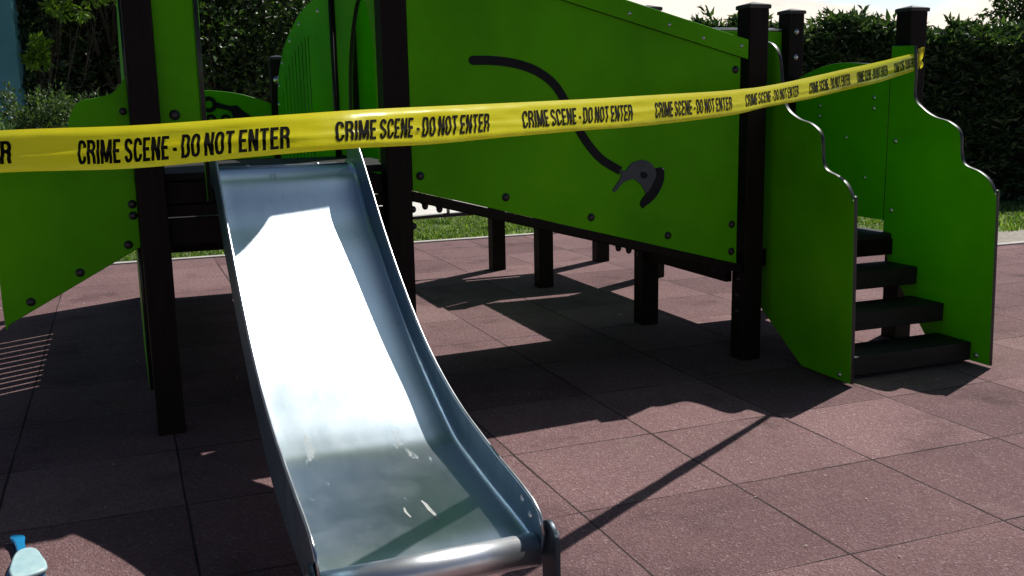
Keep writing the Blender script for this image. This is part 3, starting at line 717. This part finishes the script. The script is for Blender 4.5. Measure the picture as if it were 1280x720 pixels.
b2 = bmesh.new(); tube_bm(b2, [(-.4, 3.35, .375), (1.14, 3.35, .396)], .014, 10); obj('rail', b2, M['rubber'], BR, True)
for x in (-.35, .35): 
    b2 = bmesh.new(); tube_bm(b2, [(x, 3.35, -.02), (x, 3.35, .372)], .022, 12); obj('foot', b2, M['rubber'], BR, True)
b2 = bmesh.new(); tube_bm(b2, [(.857, 3.35, .386), (.857, 3.35, .462)], .011, 10); obj('connector', b2, M['steel'], BR, True)

# ------------------------------------------------------------------ barrier tape
TP = [(-420, 196, 246, 2.35), (-200, 176, 228, 2.02), (0, 163, 216, 1.86), (160, 157, 211, 1.80), (320, 146, 196, 1.765), (440, 138, 186, 1.82), (540, 133, 180.5, 1.97), (640, 128.5, 171, None), (740, 123.5, 162.5, None), (790, 120.5, 159, None), (840, 117.5, 154, None), (900, 114, 146.5, None), (927, 111.5, 142, None), (960, 107.5, 134, None), (1010, 97.5, 124.5, None), (1060, 86, 112.5, None), (1100, 77.5, 103, None), (1140, 67.5, 90, None), (1150, 64, 87, None)]
d2 = Vector((-1, -.6)).normalized(); n2 = Vector((-d2.y, d2.x)); o2 = Vector((2.185, .671))
def on_line(px, py, lean=0.):
    D = ray(px, py); t = ((o2+n2*lean-CAM.xy).dot(n2))/(D.xy.dot(n2)); return CAM+D*t
ks = []
for px_, a, b_, dep in TP:
    ln = .042*min(1., max(0., (1150-px_)/160))          # the film leans, lower border nearer the viewer
    sgn = -1 if n2.dot(CAM.xy-o2) > 0 else 1
    if dep: A, B = at_depth(px_, a, dep+.5*ln), at_depth(px_, b_, dep-.5*ln)
    else: A, B = on_line(px_, a, sgn*.5*ln), on_line(px_, b_, -sgn*.5*ln)
    ks.append((px_, *A, *B))
kc = open_curve(ks, 10)
def tape_raw(px_, v):
    lo, hi = 0, len(kc)-1
    while hi-lo > 1:
        mid = (lo+hi)//2
        if kc[mid][0] <= px_: lo = mid
        else: hi = mid
    a, b_ = kc[lo], kc[hi]; t = (px_-a[0])/(b_[0]-a[0])
    q = [x+(y-x)*t for x, y in zip(a, b_)]
    A, B = Vector(q[1:4]), Vector(q[4:7])
    return A+(B-A)*v
def tape_pt(px_, v, off=0.):
    p = tape_raw(px_, v); e = (tape_raw(px_+4, v)-tape_raw(px_-4, v)).normalized()
    n_ = e.cross(Vector((0, 0, 1))).normalized()           # towards the camera side
    s = p.x*2.2
    w = .0035*noise.noise(Vector((s*2.5, v*2.2, 1)))+.0016*noise.noise(Vector((s*9, v*4, 5)))
    curl = -.010*max(0, (.16-v)/.16)**1.5 - .006*max(0, (v-.86)/.14)**1.5     # both borders curl away
    ridge = .0028*math.exp(-((v-(.60+.25*noise.noise(Vector((s*.8, 0, 7)))))/.07)**2)
    return p+n_*(w+curl+ridge+off)
BT = thing('barrier_tape', (2.185, .671, 0), 'yellow barrier tape with black printing stretched across in front of the play structure', 'barrier tape')
bm = bmesh.new(); nv = 18; prev = None
xs = [-420+i*3 for i in range(int((1150+420)/3)+1)]
for px_ in xs:
    row = [bm.verts.new(tape_pt(px_, k/nv)) for k in range(nv+1)]
    if prev:
        for k in range(nv): bm.faces.new((prev[k], prev[k+1], row[k+1], row[k]))
    prev = row
obj('tape_band', bm, M['tape'], BT, True)
# lettering: condensed bold capitals drawn as thick strokes
HW = .088
def arcp(cx, cy_, rx, ry, a0, a1, n=8): return [(cx+rx*math.cos(R(a0+(a1-a0)*k/n)), cy_+ry*math.sin(R(a0+(a1-a0)*k/n))) for k in range(n+1)]
GL = {
 'I': (.16, [[(.08, 0), (.08, 1)]]),
 'E': (.42, [[(.08, 0), (.08, 1)], [(.08, .068), (.42, .068)], [(.08, .515), (.38, .515)], [(.08, .932), (.42, .932)]]),
 'N': (.50, [[(.078, 0), (.078, 1)], [(.422, 0), (.422, 1)], [(.10, .97), (.40, .03)]]),
 'M': (.64, [[(.075, 0), (.075, 1)], [(.565, 0), (.565, 1)], [(.10, .97), (.32, .06)], [(.54, .97), (.32, .06)]]),
 'T': (.46, [[(.23, 0), (.23, 1)], [(0, .932), (.46, .932)]]),
 '-': (.24, [[(0, .40), (.24, .40)]]),
 'O': (.48, [arcp(.24, .72, .162, .212, 0, 180)+arcp(.24, .28, .162, .212, 180, 360)+[(.402, .72)]]),
 'D': (.48, [[(.08, 0), (.08, 1)], [(.08, .932)]+arcp(.23, .73, .172, .202, 90, 0)+arcp(.23, .27, .172, .202, 0, -90)+[(.08, .068)]]),
 'C': (.47, [arcp(.24, .72, .158, .212, -12, 180, 10)+arcp(.24, .28, .158, .212, 180, 372, 10)]),
 'R': (.49, [[(.08, 0), (.08, 1)], [(.08, .932), (.24, .932)]+arcp(.25, .735, .155, .197, 80, -90)+[(.08, .538)], [(.26, .53), (.36, .46), (.395, .36), (.40, .12), (.43, 0)]]),
 'S': (.46, [arcp(.23, .735, .152, .197, 5, 200, 10)+[(.12, .60), (.34, .42)]+arcp(.23, .265, .152, .197, 20, -185, 10)]),
}
bmt = bmesh.new(); xc = 0.
def stroke(pts, ox):
    P = [Vector(p) for p in pts]; out = []
    for i, p in enumerate(P):          # mitred offsets
        a = (P[i]-P[i-1]).normalized() if i else (P[1]-P[0]).normalized(); b_ = (P[i+1]-P[i]).normalized() if i < len(P)-1 else a
        if (P[0]-P[-1]).length < 1e-4 and i in (0, len(P)-1): a = (P[-1]-P[-2]).normalized(); b_ = (P[1]-P[0]).normalized()
        t = (a+b_).normalized(); n_ = Vector((-t.y, t.x)); k = 1/max(.5, n_.dot(Vector((-a.y, a.x))))
        h = HW*(.86 if abs(t.x) > .8 else 1.)
        out.append((p+n_*h*k, p-n_*h*k))
    for A, B in zip(out, out[1:]):
        m_ = max(1, int((A[0]-B[0]).length/.12)); pv = None
        for k in range(m_+1):
            f = k/m_; r_ = [bmt.verts.new((ox+(A[e]+(B[e]-A[e])*f).x, (A[e]+(B[e]-A[e])*f).y, 0)) for e in (0, 1)]
            if pv: bmt.faces.new((pv[0], pv[1], r_[1], r_[0]))
            pv = r_
for ch in 'CRIME SCENE - DO NOT ENTER':
    if ch == ' ': xc += .17; continue
    wd, st = GL[ch]
    for q in st: stroke(q, xc)
    xc += wd+.075
for v in bmt.verts: v.co.y = min(max(v.co.y, 0), 1)
x0, x1, z0, z1 = 0., xc-.075, 0., 1.
tpl = bpy.data.meshes.new('lettering'); bmt.to_mesh(tpl)
# arc length along the middle
arc = [0.]
for a, b_ in zip(xs, xs[1:]): arc.append(arc[-1]+(tape_raw(b_, .5)-tape_raw(a, .5)).length)
def px_of(s):
    for i in range(len(arc)-1):
        if arc[i+1] >= s: return xs[i]+(xs[i+1]-xs[i])*(s-arc[i])/(arc[i+1]-arc[i])
    return xs[-1]
def arc_of(px_):
    i = int((px_+420)/3); i = min(max(i, 0), len(arc)-2); return arc[i]+(arc[i+1]-arc[i])*((px_-xs[i])/3)
for a, b_, v0, v1 in ((-560+140, -325+40, .28, .82), (-255, 15, .26, .80), (97, 362, .30, .86), (419, 611, .27, .79), (652, 790, .26, .78), (818, 914, .25, .77), (931, 998, .24, .76), (1011, 1062, .24, .76), (1071, 1109, .24, .76), (1117, 1145, .24, .76)):
    sa, sb_ = arc_of(a), arc_of(b_)
    me = tpl.copy()
    for v in me.vertices:
        u = min(max((v.co.x-x0)/(x1-x0), 0), 1); w = (v.co.y-z0)/(z1-z0)
        v.co = tape_pt(px_of(sa+(sb_-sa)*u), v1+(v0-v1)*w, .0013)
    link('lettering', me, M['ink'], BT)
# knot round the top of the stair panel and post
bm = bmesh.new()
def strip(pts, w0, tw=0):
    pr_ = None; n = len(pts)
    for i, (p, wd) in enumerate(pts):
        a = bm.verts.new(p+wd*.5); c_ = bm.verts.new(p); b_ = bm.verts.new(p-wd*.5)
        c_.co += Vector((random.gauss(0, .004), random.gauss(0, .004), 0))
        if pr_:
            bm.faces.new((pr_[0], pr_[1], c_, a)); bm.faces.new((pr_[1], pr_[2], b_, c_))
        pr_ = (a, c_, b_)
K = tape_raw(1149, .5)
strip([(K+Vector((-.005, -.006, 0)), Vector((0, 0, .07))), (K+Vector((.008, -.004, .002)), Vector((.006, 0, .045))), (K+Vector((.014, .02, .004)), Vector((0, .0, .05))), (K+Vector((.006, .027, .0)), Vector((0, 0, .05))), (K+Vector((-.012, .028, .0)), Vector((0, 0, .05)))], .07)
strip([(K+Vector((.0, -.010, .0)), Vector((.014, 0, .008))), (K+Vector((.001, -.013, .025)), Vector((.02, 0, .003))), (K+Vector((.002, -.008, .045)), Vector((.042, .008, .01))), (K+Vector((.003, -.004, .056)), Vector((.055, .012, .014)))], .05)
strip([(K+Vector((.002, -.011, .0)), Vector((.016, .0, -.006))), (K+Vector((.004, -.014, -.018)), Vector((.022, .006, 0))), (K+Vector((.003, -.010, -.034)), Vector((.018, .006, .004)))], .05)
o = obj('tape_knot', bm, M['tape'], BT)
sm = o.modifiers.new('s', 'SUBSURF'); sm.levels = 2; sm.render_levels = 2

# ------------------------------------------------------------------ toy dustpan
DP = thing('toy_dustpan', (-1.40, -.28, 0), 'white toy dustpan with clear blue handle lying on the rubber tiles', 'toy dustpan')
def gp(px_, py_, z=.02): q = on_plane(px_, py_, 2, z); return (q.x, q.y)
body = smooth_poly([gp(16, 700), gp(22, 692), gp(31, 688), gp(40, 687), gp(48, 690), gp(53, 697), gp(58, 704), gp(58, 713), gp(40, 721), (*gp(16, 728), 1), (*gp(11, 716), 1)], 5)
plate('pan', 'z', .022, [body], .012, [M['white_plastic']], DP, .005)
plate('pan_base', 'z', .009, [[(x-.006, y-.003) for x, y in body]], .014, [M['blue_plastic']], DP, .002)
hd = smooth_poly([gp(13, 671), gp(22, 669.5), gp(31, 671), gp(31, 676), gp(32, 684), gp(35, 692), gp(28, 695), gp(23, 694), gp(20, 686), gp(17, 678), gp(13, 675)], 5)
plate('handle', 'z', .018, [hd], .014, [M['blue_plastic']], DP, .004)

# ------------------------------------------------------------------ light
SUN = Vector((.62, .338, 1)).normalized()
el = math.asin(SUN.z); az = math.atan2(SUN.x, SUN.y)
ld = bpy.data.lights.new('sun', 'SUN'); ld.energy = 5.0; ld.angle = R(.53); ld.color = (1, .955, .89)
lo = bpy.data.objects.new('sun', ld); COL.objects.link(lo); lo.rotation_euler = SUN.to_track_quat('Z', 'Y').to_euler(); lo.location = (3, 3, 8)
w = bpy.data.worlds.new('World'); sc.world = w; w.use_nodes = True
nt = w.node_tree; bg = nt.nodes['Background']
sk = nt.nodes.new('ShaderNodeTexSky'); sk.sky_type = 'NISHITA'; sk.sun_disc = False; sk.sun_elevation = el; sk.sun_rotation = az
sk.air_density = .55; sk.dust_density = .35; sk.ozone_density = 1.6
# thin bright haze low over the horizon and patchy cloud veil
tc = nt.nodes.new('ShaderNodeTexCoord'); sp_ = nt.nodes.new('ShaderNodeSeparateXYZ'); L(nt, tc.outputs['Generated'], sp_.inputs[0])
mp = N(nt, 'ShaderNodeMapping'); mp.inputs['Scale'].default_value = (1.6, 1.6, 5); L(nt, tc.outputs['Generated'], mp.inputs['Vector'])
cl = noise_tex(nt, 4.2, 7, mp.outputs[0], .6)
low_ = N(nt, 'ShaderNodeMapRange'); low_.inputs['From Min'].default_value = .17; low_.inputs['From Max'].default_value = .08; L(nt, sp_.outputs[2], low_.inputs['Value'])
cm = ramp(nt, mth(nt, 'ADD', cl, mth(nt, 'MULTIPLY', mth(nt, 'SUBTRACT', low_.outputs[0], .5), .7)), [(.47, (0, 0, 0)), (.82, (1, 1, 1))])
# hazy brightening of the sky round the sun
dp = N(nt, 'ShaderNodeVectorMath', operation='DOT_PRODUCT'); L(nt, tc.outputs['Generated'], dp.inputs[0]); dp.inputs[1].default_value = SUN
au = mth(nt, 'POWER', mth(nt, 'MAXIMUM', dp.outputs['Value'], 0.), 16.)
skc = mixc(nt, 1., sk.outputs[0], mixc(nt, au, (0., 0., 0.), (10., 13., 15.)), 'ADD')
veil = mixc(nt, ramp(nt, noise_tex(nt, 6.5, 5, mp.outputs[0], .5), [(.48, (0, 0, 0)), (.62, (1, 1, 1))]), (19., 17., 14.8), (14.5, 17., 18.))
L(nt, mixc(nt, cm, skc, veil), bg.inputs[0]); bg.inputs[1].default_value = .05
sc.view_settings.view_transform = 'Standard'; sc.view_settings.look = 'None'; sc.view_settings.exposure = .3; sc.view_settings.gamma = 1
sc.render.engine = 'CYCLES'
sc.cycles.use_denoising = True
sc.cycles.max_bounces = 8
